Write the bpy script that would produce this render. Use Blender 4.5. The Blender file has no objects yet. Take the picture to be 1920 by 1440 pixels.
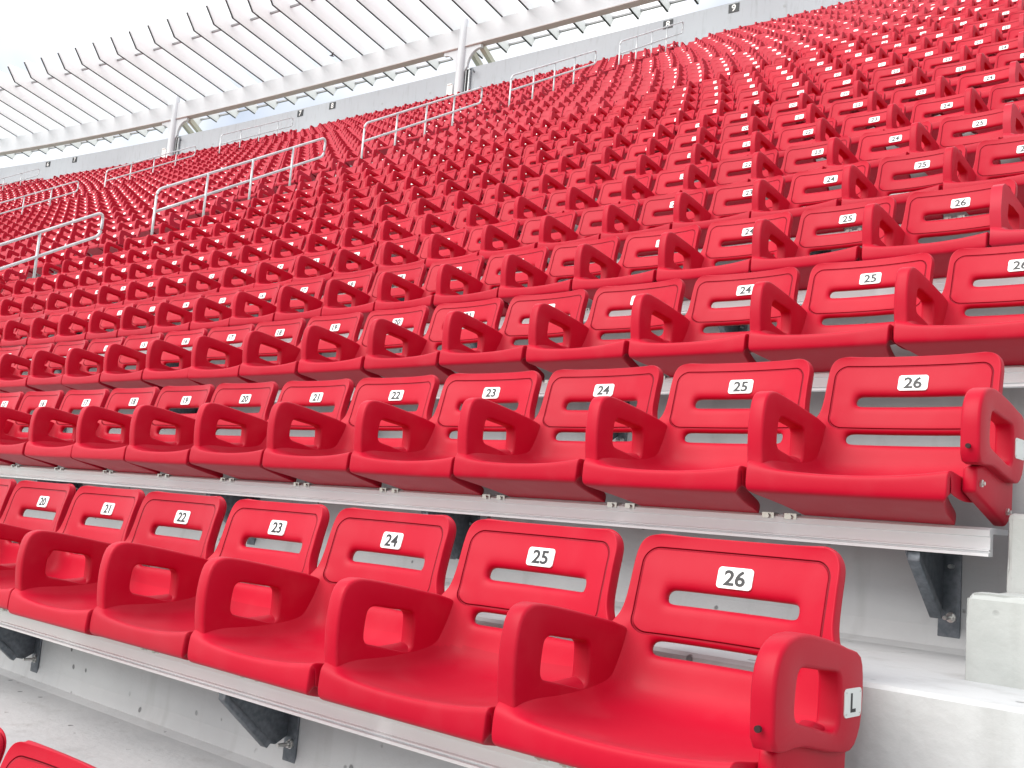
import bpy, bmesh, math, random
import numpy as np
from mathutils import Vector, Matrix
from mathutils import noise as mnoise
random.seed(4)
rng = np.random.RandomState(7)
C = bpy.context.scene.collection
SC = bpy.context.scene
R = math.radians

# ------------------------------------------------------------------ camera
CAM = np.array([1.0939, -1.9094, 0.0844])
YAW, PIT, ROL, FPX = 0.7375, 1.6949, 0.0809, 2003.1
cam_d = bpy.data.cameras.new('camera')
cam = bpy.data.objects.new('camera', cam_d)
C.objects.link(cam)
MROT = (Matrix.Rotation(YAW, 3, 'Z') @ Matrix.Rotation(PIT, 3, 'X') @ Matrix.Rotation(ROL, 3, 'Z'))
cam.matrix_world = Matrix.Translation(CAM) @ MROT.to_4x4()
cam_d.sensor_width = 36
cam_d.lens = 36 * FPX / 1920
cam_d.clip_start = 0.05
cam_d.clip_end = 2000
SC.camera = cam
MR = np.array(MROT)

# ------------------------------------------------------------------ world, sun, exposure
SUN_EL, SUN_AZ = R(41), R(200)            # azimuth measured clockwise from +y
w = bpy.data.worlds.new('World')
SC.world = w
w.use_nodes = True
nt = w.node_tree
bg = nt.nodes['Background']
sky = nt.nodes.new('ShaderNodeTexSky')
sky.sky_type = 'NISHITA'
sky.sun_disc = False
sky.sun_elevation = SUN_EL
sky.sun_rotation = SUN_AZ
sky.air_density = 1.0
sky.dust_density = 2.5
tc = nt.nodes.new('ShaderNodeTexCoord')
nz = nt.nodes.new('ShaderNodeTexNoise')
nz.inputs['Scale'].default_value = 2.2
nz.inputs['Detail'].default_value = 5
nz.inputs['Roughness'].default_value = 0.5
cr = nt.nodes.new('ShaderNodeValToRGB')
cr.color_ramp.elements[0].position = 0.40
cr.color_ramp.elements[0].color = (0.30, 0.30, 0.30, 1)
cr.color_ramp.elements[1].position = 0.54
cr.color_ramp.elements[1].color = (1, 1, 1, 1)
mx = nt.nodes.new('ShaderNodeMixRGB')
mx.inputs['Color2'].default_value = (9.4, 9.4, 9.5, 1)
nt.links.new(tc.outputs['Generated'], nz.inputs['Vector'])
nt.links.new(nz.outputs['Fac'], cr.inputs['Fac'])
nt.links.new(cr.outputs['Color'], mx.inputs['Fac'])
nt.links.new(sky.outputs['Color'], mx.inputs['Color1'])
nt.links.new(mx.outputs['Color'], bg.inputs['Color'])
bg.inputs['Strength'].default_value = 0.11
sd = bpy.data.lights.new('sun', 'SUN')
sd.energy = 2.2
sd.angle = R(45)
sd.color = (1.0, 0.965, 0.92)
sun = bpy.data.objects.new('sun', sd)
C.objects.link(sun)
sdir = Vector((math.sin(SUN_AZ) * math.cos(SUN_EL), math.cos(SUN_AZ) * math.cos(SUN_EL), math.sin(SUN_EL)))
sun.rotation_euler = sdir.to_track_quat('Z', 'Y').to_euler()
sun.location = (0, 0, 40)
SC.view_settings.view_transform = 'Standard'
SC.view_settings.look = 'None'
SC.view_settings.gamma = 1
SC.view_settings.exposure = 0.66
SC.cycles.max_bounces = 8
SC.cycles.diffuse_bounces = 5
SC.cycles.use_denoising = True

# ------------------------------------------------------------------ layout of the curved stand
P = 0.508            # seat pitch
DR, RR = 0.8642, 0.5213   # tread depth, rise
KS = [(-4, -12, .00917), (-12, -22, .00058), (-22, -34, .00147), (-34, -50, .00628), (-50, -200, .010)]
TT = np.linspace(8, -95, 6000)
DT = TT[0] - TT[1]
KK = np.zeros_like(TT)
for hi, lo, k in KS:
    KK[(TT <= hi) & (TT > lo)] = k
PHI = np.concatenate([[0], np.cumsum(KK[:-1] * DT)])
AX = 8 - np.concatenate([[0], np.cumsum(np.cos(PHI[:-1]) * DT)])
AY = -np.concatenate([[0], np.cumsum(np.sin(PHI[:-1]) * DT)])


def pos(t, D, z=0.0):
    """point at station t along the stand, D metres back from the plates of row 1"""
    f = float(np.interp(-t, -TT, PHI))
    x = float(np.interp(-t, -TT, AX)) - math.sin(f) * D
    y = float(np.interp(-t, -TT, AY)) + math.cos(f) * D
    return x, y, z, f


def t_of_s(s, D):
    return float(np.interp(-s, -(TT - D * PHI), TT))


def s_of_t(t, D):
    return t - D * float(np.interp(-t, -TT, PHI))


def DJ(j): return DR * (j - 1)


def ZJ(j): return RR * (j - 1)


def proj(x, y, z):
    v = (np.array([x, y, z]) - CAM) @ MR
    if v[2] > -0.2:
        return -9999, -9999, 1
    return 960 + FPX * v[0] / -v[2], 720 - FPX * v[1] / -v[2], -v[2]


ZB = 0.375           # plate centre above the seat's base
NROW = 30
TREAD0 = -0.685      # floor level under row 1 relative to its plates
RY = 0.05            # riser face behind the plate line


def zt(j): return TREAD0 + RR * (j - 1)


# ------------------------------------------------------------------ materials
def mat(name, col, rough=0.5, spec=0.5, metal=0.0):
    m = bpy.data.materials.new(name)
    m.use_nodes = True
    b = m.node_tree.nodes['Principled BSDF']
    b.inputs['Base Color'].default_value = (*col, 1)
    b.inputs['Roughness'].default_value = rough
    b.inputs['Metallic'].default_value = metal
    b.inputs['Specular IOR Level'].default_value = spec
    return m


def nd(m, t, **kw):
    n = m.node_tree.nodes.new(t)
    for k, v in kw.items():
        setattr(n, k, v)
    return n


def noise_col(m, c1, c2, scale=3.0, detail=6, lo=.35, hi=.65, coord='Object', stretch=None):
    L = m.node_tree.links
    b = m.node_tree.nodes['Principled BSDF']
    t = nd(m, 'ShaderNodeTexCoord')
    n = nd(m, 'ShaderNodeTexNoise')
    n.inputs['Scale'].default_value = scale
    n.inputs['Detail'].default_value = detail
    src = t.outputs[coord]
    if stretch:
        mp = nd(m, 'ShaderNodeMapping')
        mp.inputs['Scale'].default_value = stretch
        L.new(src, mp.inputs['Vector'])
        src = mp.outputs['Vector']
    L.new(src, n.inputs['Vector'])
    r = nd(m, 'ShaderNodeValToRGB')
    r.color_ramp.elements[0].position = lo
    r.color_ramp.elements[0].color = (*c1, 1)
    r.color_ramp.elements[1].position = hi
    r.color_ramp.elements[1].color = (*c2, 1)
    L.new(n.outputs['Fac'], r.inputs['Fac'])
    L.new(r.outputs['Color'], b.inputs['Base Color'])
    return r, src


RED = (0.41, 0.0006, 0.018)


def red_mat(name, groove=False):
    m = mat(name, RED, 0.45, 0.18)
    L = m.node_tree.links
    b = m.node_tree.nodes['Principled BSDF']
    t = nd(m, 'ShaderNodeTexCoord')
    oi = nd(m, 'ShaderNodeObjectInfo')
    # slight sun-fade that differs from seat to seat, scuffs and dust
    hsv = nd(m, 'ShaderNodeHueSaturation')
    hsv.inputs['Color'].default_value = (*RED, 1)
    mr = nd(m, 'ShaderNodeMapRange')
    mr.inputs['To Min'].default_value = 0.93
    mr.inputs['To Max'].default_value = 1.06
    L.new(oi.outputs['Random'], mr.inputs['Value'])
    L.new(mr.outputs['Result'], hsv.inputs['Value'])
    ad = nd(m, 'ShaderNodeVectorMath', operation='ADD')
    L.new(t.outputs['Object'], ad.inputs[0])
    L.new(oi.outputs['Location'], ad.inputs[1])
    dn = nd(m, 'ShaderNodeTexNoise')
    dn.inputs['Scale'].default_value = 9
    dn.inputs['Detail'].default_value = 5
    L.new(ad.outputs['Vector'], dn.inputs['Vector'])
    dr = nd(m, 'ShaderNodeMapRange')
    dr.inputs['From Min'].default_value = 0.5
    dr.inputs['From Max'].default_value = 0.85
    dr.inputs['To Min'].default_value = 0.0
    dr.inputs['To Max'].default_value = 0.06
    L.new(dn.outputs['Fac'], dr.inputs['Value'])
    dm = nd(m, 'ShaderNodeMixRGB')
    dm.inputs['Color2'].default_value = (0.55, 0.22, 0.24, 1)
    L.new(dr.outputs['Result'], dm.inputs['Fac'])
    L.new(hsv.outputs['Color'], dm.inputs['Color1'])
    L.new(dm.outputs['Color'], b.inputs['Base Color'])
    rn = nd(m, 'ShaderNodeMapRange')
    rn.inputs['To Min'].default_value = 0.36
    rn.inputs['To Max'].default_value = 0.56
    L.new(dn.outputs['Fac'], rn.inputs['Value'])
    L.new(rn.outputs['Result'], b.inputs['Roughness'])
    # fine moulded grain
    g = nd(m, 'ShaderNodeTexNoise')
    g.inputs['Scale'].default_value = 420
    L.new(t.outputs['Object'], g.inputs['Vector'])
    bp = nd(m, 'ShaderNodeBump')
    bp.inputs['Strength'].default_value = 0.05
    bp.inputs['Distance'].default_value = 0.001
    L.new(g.outputs['Fac'], bp.inputs['Height'])
    last = bp
    if groove:
        # rounded-rectangle groove moulded into the backrest panel
        sp = nd(m, 'ShaderNodeSeparateXYZ')
        L.new(t.outputs['Object'], sp.inputs['Vector'])

        def mth(op, a, bb=None):
            n = nd(m, 'ShaderNodeMath', operation=op)
            for i, v in enumerate((a, bb)):
                if v is None:
                    continue
                if isinstance(v, (int, float)):
                    n.inputs[i].default_value = v
                else:
                    L.new(v, n.inputs[i])
            return n.outputs[0]
        cz, hx, hz, rad = ZB - 0.040, 0.207, 0.087, 0.032
        qx = mth('MAXIMUM', mth('SUBTRACT', mth('ABSOLUTE', sp.outputs['X']), hx - rad), 0.0)
        qz = mth('MAXIMUM', mth('SUBTRACT', mth('ABSOLUTE', mth('SUBTRACT', sp.outputs['Z'], cz)), hz - rad), 0.0)
        dd = mth('SUBTRACT', mth('SQRT', mth('ADD', mth('MULTIPLY', qx, qx), mth('MULTIPLY', qz, qz))), rad)
        ab = mth('ABSOLUTE', dd)
        gr = nd(m, 'ShaderNodeMapRange')
        gr.interpolation_type = 'SMOOTHSTEP'
        gr.inputs['From Min'].default_value = 0.0
        gr.inputs['From Max'].default_value = 0.0032
        L.new(ab, gr.inputs['Value'])
        b2 = nd(m, 'ShaderNodeBump')
        b2.inputs['Strength'].default_value = 1.0
        b2.inputs['Distance'].default_value = 0.009
        L.new(gr.outputs['Result'], b2.inputs['Height'])
        L.new(bp.outputs['Normal'], b2.inputs['Normal'])
        last = b2
    L.new(last.outputs['Normal'], b.inputs['Normal'])
    b.inputs['Sheen Weight'].default_value = .03
    b.inputs['Sheen Roughness'].default_value = .45
    b.inputs['Sheen Tint'].default_value = (1, .80, .88, 1)
    return m


M_RED = red_mat('red_plastic')
M_BACK = red_mat('red_plastic_panel', True)
M_REDFAR = mat('red_plastic_rows', RED, 0.48, 0.24)
_b = M_REDFAR.node_tree.nodes['Principled BSDF']
_b.inputs['Sheen Weight'].default_value = .13
_b.inputs['Sheen Roughness'].default_value = .5
_b.inputs['Sheen Tint'].default_value = (1, .80, .88, 1)
noise_col(M_REDFAR, (RED[0] * .94, RED[1], RED[2]), (RED[0] * 1.05, RED[1] * 1.8, RED[2] * 1.25), 2.0)
M_HOLE = mat('hole_shade', (0.02, 0.003, 0.004), 0.8)  # near-black disc colour stands in for the shade inside the screw hole
M_PLATE = mat('white_plate', (0.80, 0.82, 0.82), 0.35)
M_PLATEG = mat('silver_plate', (0.62, 0.64, 0.64), 0.35)
M_INK = mat('black_ink', (0.012, 0.013, 0.016), 0.5)
M_WINK = mat('white_ink', (0.85, 0.85, 0.85), 0.5)
M_SIGN = mat('black_sign', (0.02, 0.025, 0.03), 0.5)
M_STEEL = mat('bolt_steel', (0.62, 0.62, 0.60), 0.3, .5, .9)
M_ALU = mat('pale_aluminium', (0.66, 0.65, 0.64), 0.42, .5, 0)
noise_col(M_ALU, (0.78, 0.80, 0.82), (0.87, 0.89, 0.90), 1.4, 8, .35, .7, 'Object', (1, 1, 14))
M_GALV = mat('galvanised_steel', (0.16, 0.18, 0.2), 0.45, .5, .65)
noise_col(M_GALV, (0.13, 0.15, 0.17), (0.20, 0.22, 0.245), 60, 3)
M_RAIL = mat('galvanised_handrail', (0.60, 0.62, 0.63), 0.4, .5, .35)
noise_col(M_RAIL, (0.52, 0.55, 0.57), (0.68, 0.70, 0.715), 5, 5)
M_FIN = mat('white_painted_steel', (0.84, 0.84, 0.84), 0.5)
M_MEMB = mat('white_membrane', (0.96, 0.97, 0.98), 0.6, .2)
_n = M_MEMB.node_tree
_t = _n.nodes.new('ShaderNodeBsdfTranslucent')
_t.inputs['Color'].default_value = (.96, .96, .96, 1)
_x = _n.nodes.new('ShaderNodeMixShader')
_x.inputs['Fac'].default_value = .5
_n.links.new(_n.nodes['Principled BSDF'].outputs[0], _x.inputs[1])
_n.links.new(_t.outputs[0], _x.inputs[2])
_n.links.new(_x.outputs[0], _n.nodes['Material Output'].inputs['Surface'])
M_BEAM = mat('offwhite_painted_beam', (0.70, 0.68, 0.675), 0.45)
noise_col(M_BEAM, (0.62, 0.64, 0.68), (0.68, 0.70, 0.74), .8, 5)
M_FLANGE = mat('beam_flange', (0.60, 0.56, 0.56), 0.55)
M_FINEDGE = mat('dark_fin_edge', (0.03, 0.03, 0.033), 0.6)  # near-black strip along the lower edge of each fin
M_PURL = mat('grey_purlin', (0.30, 0.30, 0.31), 0.6)
M_CREAM = mat('cream_paint', (0.66, 0.64, 0.54), 0.5)
M_DARK = mat('slot_shade', (0.02, 0.022, 0.025), 0.8)  # shade inside the wall slot, painted as a solid near-black box


def concrete(name, c1, c2, pit=True, scale=2.2):
    m = mat(name, c1, 0.85, 0.25)
    L = m.node_tree.links
    b = m.node_tree.nodes['Principled BSDF']
    r, src = noise_col(m, c1, c2, scale, 8, .3, .7, 'Object')
    # vertical streaks
    n2 = nd(m, 'ShaderNodeTexNoise')
    n2.inputs['Scale'].default_value = 5
    n2.inputs['Detail'].default_value = 6
    mp = nd(m, 'ShaderNodeMapping')
    mp.inputs['Scale'].default_value = (2.2, 2.2, .35)
    L.new(src, mp.inputs['Vector'])
    L.new(mp.outputs['Vector'], n2.inputs['Vector'])
    r2 = nd(m, 'ShaderNodeMapRange')
    r2.inputs['From Min'].default_value = .55
    r2.inputs['From Max'].default_value = .8
    r2.inputs['To Max'].default_value = .42
    L.new(n2.outputs['Fac'], r2.inputs['Value'])
    m1 = nd(m, 'ShaderNodeMixRGB')
    m1.inputs['Color2'].default_value = (c1[0] * .62, c1[1] * .6, c1[2] * .57, 1)
    L.new(r2.outputs['Result'], m1.inputs['Fac'])
    L.new(r.outputs['Color'], m1.inputs['Color1'])
    # small voids
    v = nd(m, 'ShaderNodeTexVoronoi')
    v.inputs['Scale'].default_value = 13
    v.inputs['Randomness'].default_value = 1
    L.new(src, v.inputs['Vector'])
    vr = nd(m, 'ShaderNodeMapRange')
    vr.inputs['From Min'].default_value = .09
    vr.inputs['From Max'].default_value = .13
    vr.inputs['To Min'].default_value = 1
    vr.inputs['To Max'].default_value = 0
    L.new(v.outputs['Distance'], vr.inputs['Value'])
    v2 = nd(m, 'ShaderNodeTexNoise')
    v2.inputs['Scale'].default_value = 3.1
    L.new(src, v2.inputs['Vector'])
    v3 = nd(m, 'ShaderNodeMapRange')
    v3.inputs['From Min'].default_value = .46
    v3.inputs['From Max'].default_value = .54
    L.new(v2.outputs['Fac'], v3.inputs['Value'])
    mu = nd(m, 'ShaderNodeMath', operation='MULTIPLY')
    L.new(vr.outputs['Result'], mu.inputs[0])
    L.new(v3.outputs['Result'], mu.inputs[1])
    mu2 = nd(m, 'ShaderNodeMath', operation='MULTIPLY')
    mu2.inputs[1].default_value = .8 if pit else 0
    L.new(mu.outputs[0], mu2.inputs[0])
    m2 = nd(m, 'ShaderNodeMixRGB')
    m2.inputs['Color2'].default_value = (c1[0] * .3, c1[1] * .3, c1[2] * .3, 1)
    L.new(mu2.outputs[0], m2.inputs['Fac'])
    L.new(m1.outputs['Color'], m2.inputs['Color1'])
    L.new(m2.outputs['Color'], b.inputs['Base Color'])
    n3 = nd(m, 'ShaderNodeTexNoise')
    n3.inputs['Scale'].default_value = 38
    n3.inputs['Detail'].default_value = 8
    L.new(src, n3.inputs['Vector'])
    bp = nd(m, 'ShaderNodeBump')
    bp.inputs['Strength'].default_value = .35
    bp.inputs['Distance'].default_value = .006
    L.new(n3.outputs['Fac'], bp.inputs['Height'])
    bp2 = nd(m, 'ShaderNodeBump')
    bp2.inputs['Strength'].default_value = .6
    bp2.inputs['Distance'].default_value = .006
    bp2.invert = True
    L.new(mu.outputs[0], bp2.inputs['Height'])
    L.new(bp.outputs['Normal'], bp2.inputs['Normal'])
    L.new(bp2.outputs['Normal'], b.inputs['Normal'])
    return m


M_CONC = concrete('terrace_concrete', (0.43, 0.445, 0.455), (0.52, 0.535, 0.54))
M_STEP = concrete('step_concrete', (0.34, 0.36, 0.35), (0.44, 0.46, 0.45), True, 4)
M_WALL = concrete('parapet_concrete', (0.42, 0.445, 0.485), (0.47, 0.50, 0.54), False, .35)


# ------------------------------------------------------------------ mesh helpers
def new_obj(name, me, parent=None, loc=(0, 0, 0), rot=(0, 0, 0)):
    o = bpy.data.objects.new(name, me)
    C.objects.link(o)
    o.location = loc
    o.rotation_euler = rot
    if parent:
        o.parent = parent
    return o


def tag(o, label=None, cat=None, group=None, kind=None):
    for k, v in (('label', label), ('category', cat), ('group', group), ('kind', kind)):
        if v:
            o[k] = v
    return o


def empty(name, loc, rz=0.0):
    o = bpy.data.objects.new(name, None)
    C.objects.link(o)
    o.location = loc
    o.rotation_euler = (0, 0, rz)
    o.empty_display_size = .1
    return o


def mesh_from(name, verts, faces, mats, smooth=False, midx=None):
    me = bpy.data.meshes.new(name)
    me.from_pydata([tuple(v) for v in verts], [], [tuple(f) for f in faces])
    for m in (mats if isinstance(mats, (list, tuple)) else [mats]):
        me.materials.append(m)
    if midx is not None:
        me.polygons.foreach_set('material_index', midx)
    if smooth:
        me.polygons.foreach_set('use_smooth', [True] * len(me.polygons))
    me.update()
    return me


class MB:
    """collects simple shapes into one mesh"""
    def __init__(self):
        self.v, self.f, self.m = [], [], []

    def box(self, x0, x1, y0, y1, z0, z1, mi=0, M=None):
        b = len(self.v)
        pts = [(x0, y0, z0), (x1, y0, z0), (x1, y1, z0), (x0, y1, z0), (x0, y0, z1), (x1, y0, z1), (x1, y1, z1), (x0, y1, z1)]
        if M is not None:
            pts = [tuple(M @ Vector(p)) for p in pts]
        self.v += pts
        for q in ((0, 3, 2, 1), (4, 5, 6, 7), (0, 1, 5, 4), (1, 2, 6, 5), (2, 3, 7, 6), (3, 0, 4, 7)):
            self.f.append([b + i for i in q])
            self.m.append(mi)

    def prism(self, poly, M0, thick, mi=0, M=None):
        """poly: list of 2-D points; M0 maps (a,b)->3-D at offset 0; thick: vector"""
        n = len(poly)
        b = len(self.v)
        p0 = [Vector(M0(*q)) for q in poly]
        p1 = [p + Vector(thick) for p in p0]
        pts = p0 + p1
        if M is not None:
            pts = [M @ p for p in pts]
        self.v += [tuple(p) for p in pts]
        self.f.append([b + i for i in range(n)][::-1])
        self.f.append([b + n + i for i in range(n)])
        self.m += [mi, mi]
        for i in range(n):
            k = (i + 1) % n
            self.f.append([b + i, b + k, b + n + k, b + n + i])
            self.m.append(mi)

    def tube(self, pts, r, seg=10, mi=0, closed=False):
        pts = [Vector(p) for p in pts]
        n = len(pts)
        b = len(self.v)
        up = Vector((0, 0, 1))
        for i, p in enumerate(pts):
            if closed:
                d = pts[(i + 1) % n] - pts[i - 1]
            else:
                d = pts[min(i + 1, n - 1)] - pts[max(i - 1, 0)]
            d.normalize()
            a = d.cross(up)
            if a.length < .15:
                a = d.cross(Vector((0, 1, 0.2)))
            a.normalize()
            c = a.cross(d)
            rr = r[i] if isinstance(r, (list, tuple)) else r
            for k in range(seg):
                an = 2 * math.pi * k / seg
                self.v.append(tuple(p + a * (math.cos(an) * rr) + c * (math.sin(an) * rr)))
        for i in range(n if closed else n - 1):
            i2 = (i + 1) % n
            for k in range(seg):
                k2 = (k + 1) % seg
                self.f.append([b + i * seg + k, b + i * seg + k2, b + i2 * seg + k2, b + i2 * seg + k])
                self.m.append(mi)
        if not closed:
            self.f.append([b + k for k in range(seg)])
            self.f.append([b + (n - 1) * seg + k for k in range(seg)][::-1])
            self.m += [mi, mi]

    def mesh(self, name, mats, smooth=False, recalc=True):
        me = mesh_from(name, self.v, self.f, mats, smooth, self.m)
        if recalc:
            bm = bmesh.new()
            bm.from_mesh(me)
            bmesh.ops.recalc_face_normals(bm, faces=bm.faces)
            bm.to_mesh(me)
            bm.free()
        return me


def apply_mods(me, mods, wts=None):
    """evaluate modifiers on a mesh once, return the resulting mesh"""
    o = bpy.data.objects.new('tmp', me)
    C.objects.link(o)
    if wts is not None:
        vg = o.vertex_groups.new(name='w')
        for i_, w_ in enumerate(wts):
            vg.add([i_], w_, 'REPLACE')
    for typ, kw in mods:
        m = o.modifiers.new(typ, typ)
        for k, v in kw.items():
            setattr(m, k, v)
    bpy.context.view_layer.update()
    dg = bpy.context.evaluated_depsgraph_get()
    ev = o.evaluated_get(dg)
    out = bpy.data.meshes.new_from_object(ev)
    bpy.data.objects.remove(o)
    return out


def shade(me, angle=None):
    me.polygons.foreach_set('use_smooth', [True] * len(me.polygons))
    if angle is not None:
        me.set_sharp_from_angle(angle=angle)
    me.update()


# ------------------------------------------------------------------ the seat shell (cage -> subdivision)
#  stations: (y, z, half width, dip at the sides, rim wrap)
ST = [  # y, z, half width, dip, rim, corner drop
    (0.021, 0.0755, .184, .022, .001, 0), (0.0205, 0.0735, .200, .025, .010, 0), (0.0195, 0.066, .2155, .028, .018, 0),
    (0.017, 0.051, .2245, .030, .024, 0), (0.0135, 0.033, .228, .032, .027, 0), (0.004, 0.0, .228, .033, .028, 0), (-.004, -.035, .229, .033, .028, 0),
    (-.011, -.0615, .230, .034, .028, 0), (-.017, -.094, .236, .036, .028, 0), (-.022, -.114, .2505, .038, .030, 0),
    (-.026, -.1395, .2515, .038, .030, 0), (-.032, -.166, .2515, .038, .030, 0),
    (-.040, -.205, .247, .036, .028, 0), (-.058, -.246, .247, .034, .030, 0), (-.098, -.274, .248, .030, .040, 0),
    (-.17, -.286, .248, .025, .05, 0), (-.27, -.291, .249, .022, .055, 0), (-.340, -.288, .249, .023, .058, 0),
    (-.385, -.2795, .249, .022, .055, 0), (-.4045, -.2768, .248, .020, .052, 0), (-.4120, -.2805, .247, .018, .05, 0),
    (-.4145, -.289, .246, .014, .05, 0),
    (-.414, -.318, .246, .004, .05, 0), (-.409, -.327, .240, .000, .05, 0), (-.395, -.331, .234, 0, .045, 0),
    (-.30, -.350, .205, .000, .035, 0), (-.215, -.367, .196, .000, .03, 0), (-.20, -.372, .19, 0, .02, 0)]
_h = [1.0, 1.0, .985, .915, .85, .80, .735, .635, .53, .28]
COLX = [-q for q in _h] + [0] + _h[::-1]
NC = len(COLX)
DIPF = []
for i, cx in enumerate(COLX):
    DIPF.append(abs(cx) ** 2.0)


RAISE = {i: 0 for i in range(len(ST))}
RAISE.update({9: .25, 10: .45, 11: .6, 12: .75, 13: .9, 14: 1, 15: 1, 16: 1, 17: .95, 18: .45, 19: .1})


def shell_cage(slots=True):
    vs, fs = [], []
    n = len(ST)
    for s, (y, z, w_, dip, rim, drop) in enumerate(ST):
        a = ST[max(s - 1, 0)]
        b = ST[min(s + 1, n - 1)]
        ty, tz = b[0] - a[0], b[1] - a[1]
        l = math.hypot(ty, tz)
        ty, tz = ty / l, tz / l
        ny, nz_ = tz, -ty            # faces the sitter
        if s < 12:
            ny, nz_ = -1.0, 0.0
        elif s < 19:
            if nz_ < 0:
                ny, nz_ = -ny, -nz_
        elif ny > 0:
            ny, nz_ = -ny, -nz_
        if 18 <= s <= 21:            # front lip: the sides rise straight up
            uy, uz = 0.0, 1.0
        else:
            uy, uz = ny, nz_
        for c, cx in enumerate(COLX):
            dn = dip * abs(cx) ** 2.2
            rm = rim if c in (0, NC - 1) else 0
            if RAISE[s] and c > 0 and cx < -.4:     # fillet running up into the armrest
                dn += RAISE[s] * .045 * math.exp(-max(0.0, cx * .249 + .214) / .016)
            vs.append((cx * w_, y + uy * dn - ny * rm, z + uz * dn - nz_ * rm + ZB))
    for s in range(n - 1):
        for c in range(NC - 1):
            if slots and s in (6, 10) and 7 <= c <= 12:
                continue
            i = s * NC + c
            fs.append((i, i + 1, i + NC + 1, i + NC))
    return vs, fs


def build_shell():
    vs, fs = shell_cage()
    me = mesh_from('cage', vs, fs, [M_RED])
    wts = []
    for s_ in range(len(ST)):
        wv = (.35, .6, .85)[s_] if s_ < 3 else (1.0 if s_ < 12 else max(.08, 1 - (s_ - 11) * .35))
        wts += [.05] + [wv] * (NC - 2) + [.05]
    me = apply_mods(me, [('SOLIDIFY', dict(thickness=.030, offset=SOFF, use_even_offset=False, vertex_group='w')),
                         ('SUBSURF', dict(levels=2, render_levels=2))], wts)
    return me


SOFF = 1.0


def split_mesh(me, pred, name, material):
    """faces whose centre satisfies pred, with the vertex normals of the whole shell"""
    n = len(me.vertices)
    co = np.empty(n * 3)
    me.vertices.foreach_get('co', co)
    co = co.reshape(-1, 3)
    nm = np.empty(n * 3)
    me.vertices.foreach_get('normal', nm)
    nm = nm.reshape(-1, 3)
    faces = [tuple(p.vertices) for p in me.polygons if pred(p.center)]
    used = sorted({i for f in faces for i in f})
    mp = {v: i for i, v in enumerate(used)}
    out = mesh_from(name, co[used], [[mp[i] for i in f] for f in faces], [material], True)
    out.normals_split_custom_set_from_vertices([tuple(nm[i]) for i in used])
    return out


def front_y(me, x, z):
    from mathutils.bvhtree import BVHTree
    t = BVHTree.FromPolygons([v.co.copy() for v in me.vertices], [tuple(p.vertices) for p in me.polygons])
    h = t.ray_cast(Vector((x, -1, z)), Vector((0, 1, 0)))
    return h[0].y, h[1]


shell = build_shell()


def is_back(c):
    return c.z > ZB - .222 and c.y > -.135


PLATE_Y, pn = front_y(shell, 0, ZB)
print('plate surface y', PLATE_Y, 'normal', pn, 'slot', [round(front_y(shell, x, ZB)[0], 4) for x in (-.2, -.1, .1, .2)])
ME_BACK = split_mesh(shell, is_back, 'backrest', M_BACK)
ME_SEAT = split_mesh(shell, lambda c: not is_back(c), 'seat_pan', M_RED)

# side slab of the armrest, outline and window in (y, z)
ARM_OUT = [(-.385, -.305), (-.399, -.255), (-.406, -.19), (-.404, -.135), (-.392, -.090), (-.366, -.0715), (-.325, -.0705), (-.24, -.0825),
           (-.15, -.098), (-.085, -.111), (-.040, -.135), (-.038, -.225), (-.05, -.290), (-.22, -.315)]
ARM_IN = [(-.308, -.213), (-.322, -.206), (-.3265, -.190), (-.3235, -.152), (-.317, -.136), (-.300, -.1305), (-.26, -.1355),
          (-.206, -.142), (-.189, -.147), (-.182, -.163), (-.182, -.212), (-.188, -.228), (-.205, -.233), (-.26, -.222)]
END_IN = [(-.300, -.200), (-.314, -.194), (-.3195, -.178), (-.316, -.137), (-.309, -.121), (-.292, -.1155), (-.24, -.121),
          (-.184, -.1265), (-.167, -.131), (-.160, -.148), (-.161, -.203), (-.167, -.219), (-.184, -.225), (-.24, -.213)]


def dense(pts, k=3, closed=True):
    out = []
    n = len(pts)
    for i in range(n):
        p0, p1, p2, p3 = (pts[(i + q) % n] for q in (-1, 0, 1, 2))
        for a in range(k):
            t = a / k
            out.append(tuple(.5 * (2 * p1[d] + (p2[d] - p0[d]) * t + (2 * p0[d] - 5 * p1[d] + 4 * p2[d] - p3[d]) * t * t
                                   + (3 * p1[d] - p0[d] - 3 * p2[d] + p3[d]) * t ** 3) for d in (0, 1)))
    return out


def arm_mesh(x0, x1, flare=0.0, name='armrest', sub=2, low=None):
    n = len(ARM_OUT)
    outl = list(ARM_OUT)
    if low:
        outl = list(low)
    outl = dense(outl)
    inn = dense(END_IN if low else ARM_IN)
    n = len(outl)
    vs, fs = [], []
    # rings: outer side (x0): outer, inner ; inner side (x1): outer, inner, with a softened edge by bevel
    for x, side in ((x0, 0), (x1, 1)):
        for (y, z) in outl:
            fx = flare * max(0, min(1, (-.235 - z) / .05)) ** 1.5 if side else 0
            vs.append((x + fx, y, z + ZB))
        for (y, z) in inn:
            vs.append((x, y, z + ZB))
    A, B, Cc, D = 0, n, 2 * n, 3 * n
    for i in range(n):
        k = (i + 1) % n
        fs.append((A + i, A + k, B + k, B + i))
        fs.append((Cc + k, Cc + i, D + i, D + k))
        fs.append((A + k, A + i, Cc + i, Cc + k))
        fs.append((B + i, B + k, D + k, D + i))
    me = mesh_from(name, vs, fs, [M_RED])
    bm = bmesh.new()
    bm.from_mesh(me)
    bmesh.ops.recalc_face_normals(bm, faces=bm.faces)
    bm.to_mesh(me)
    bm.free()
    if sub:
        me = apply_mods(me, [('BEVEL', dict(width=.0075, segments=3, limit_method='ANGLE', angle_limit=R(50)))])
    shade(me, R(42))
    me.name = name
    return me


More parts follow.
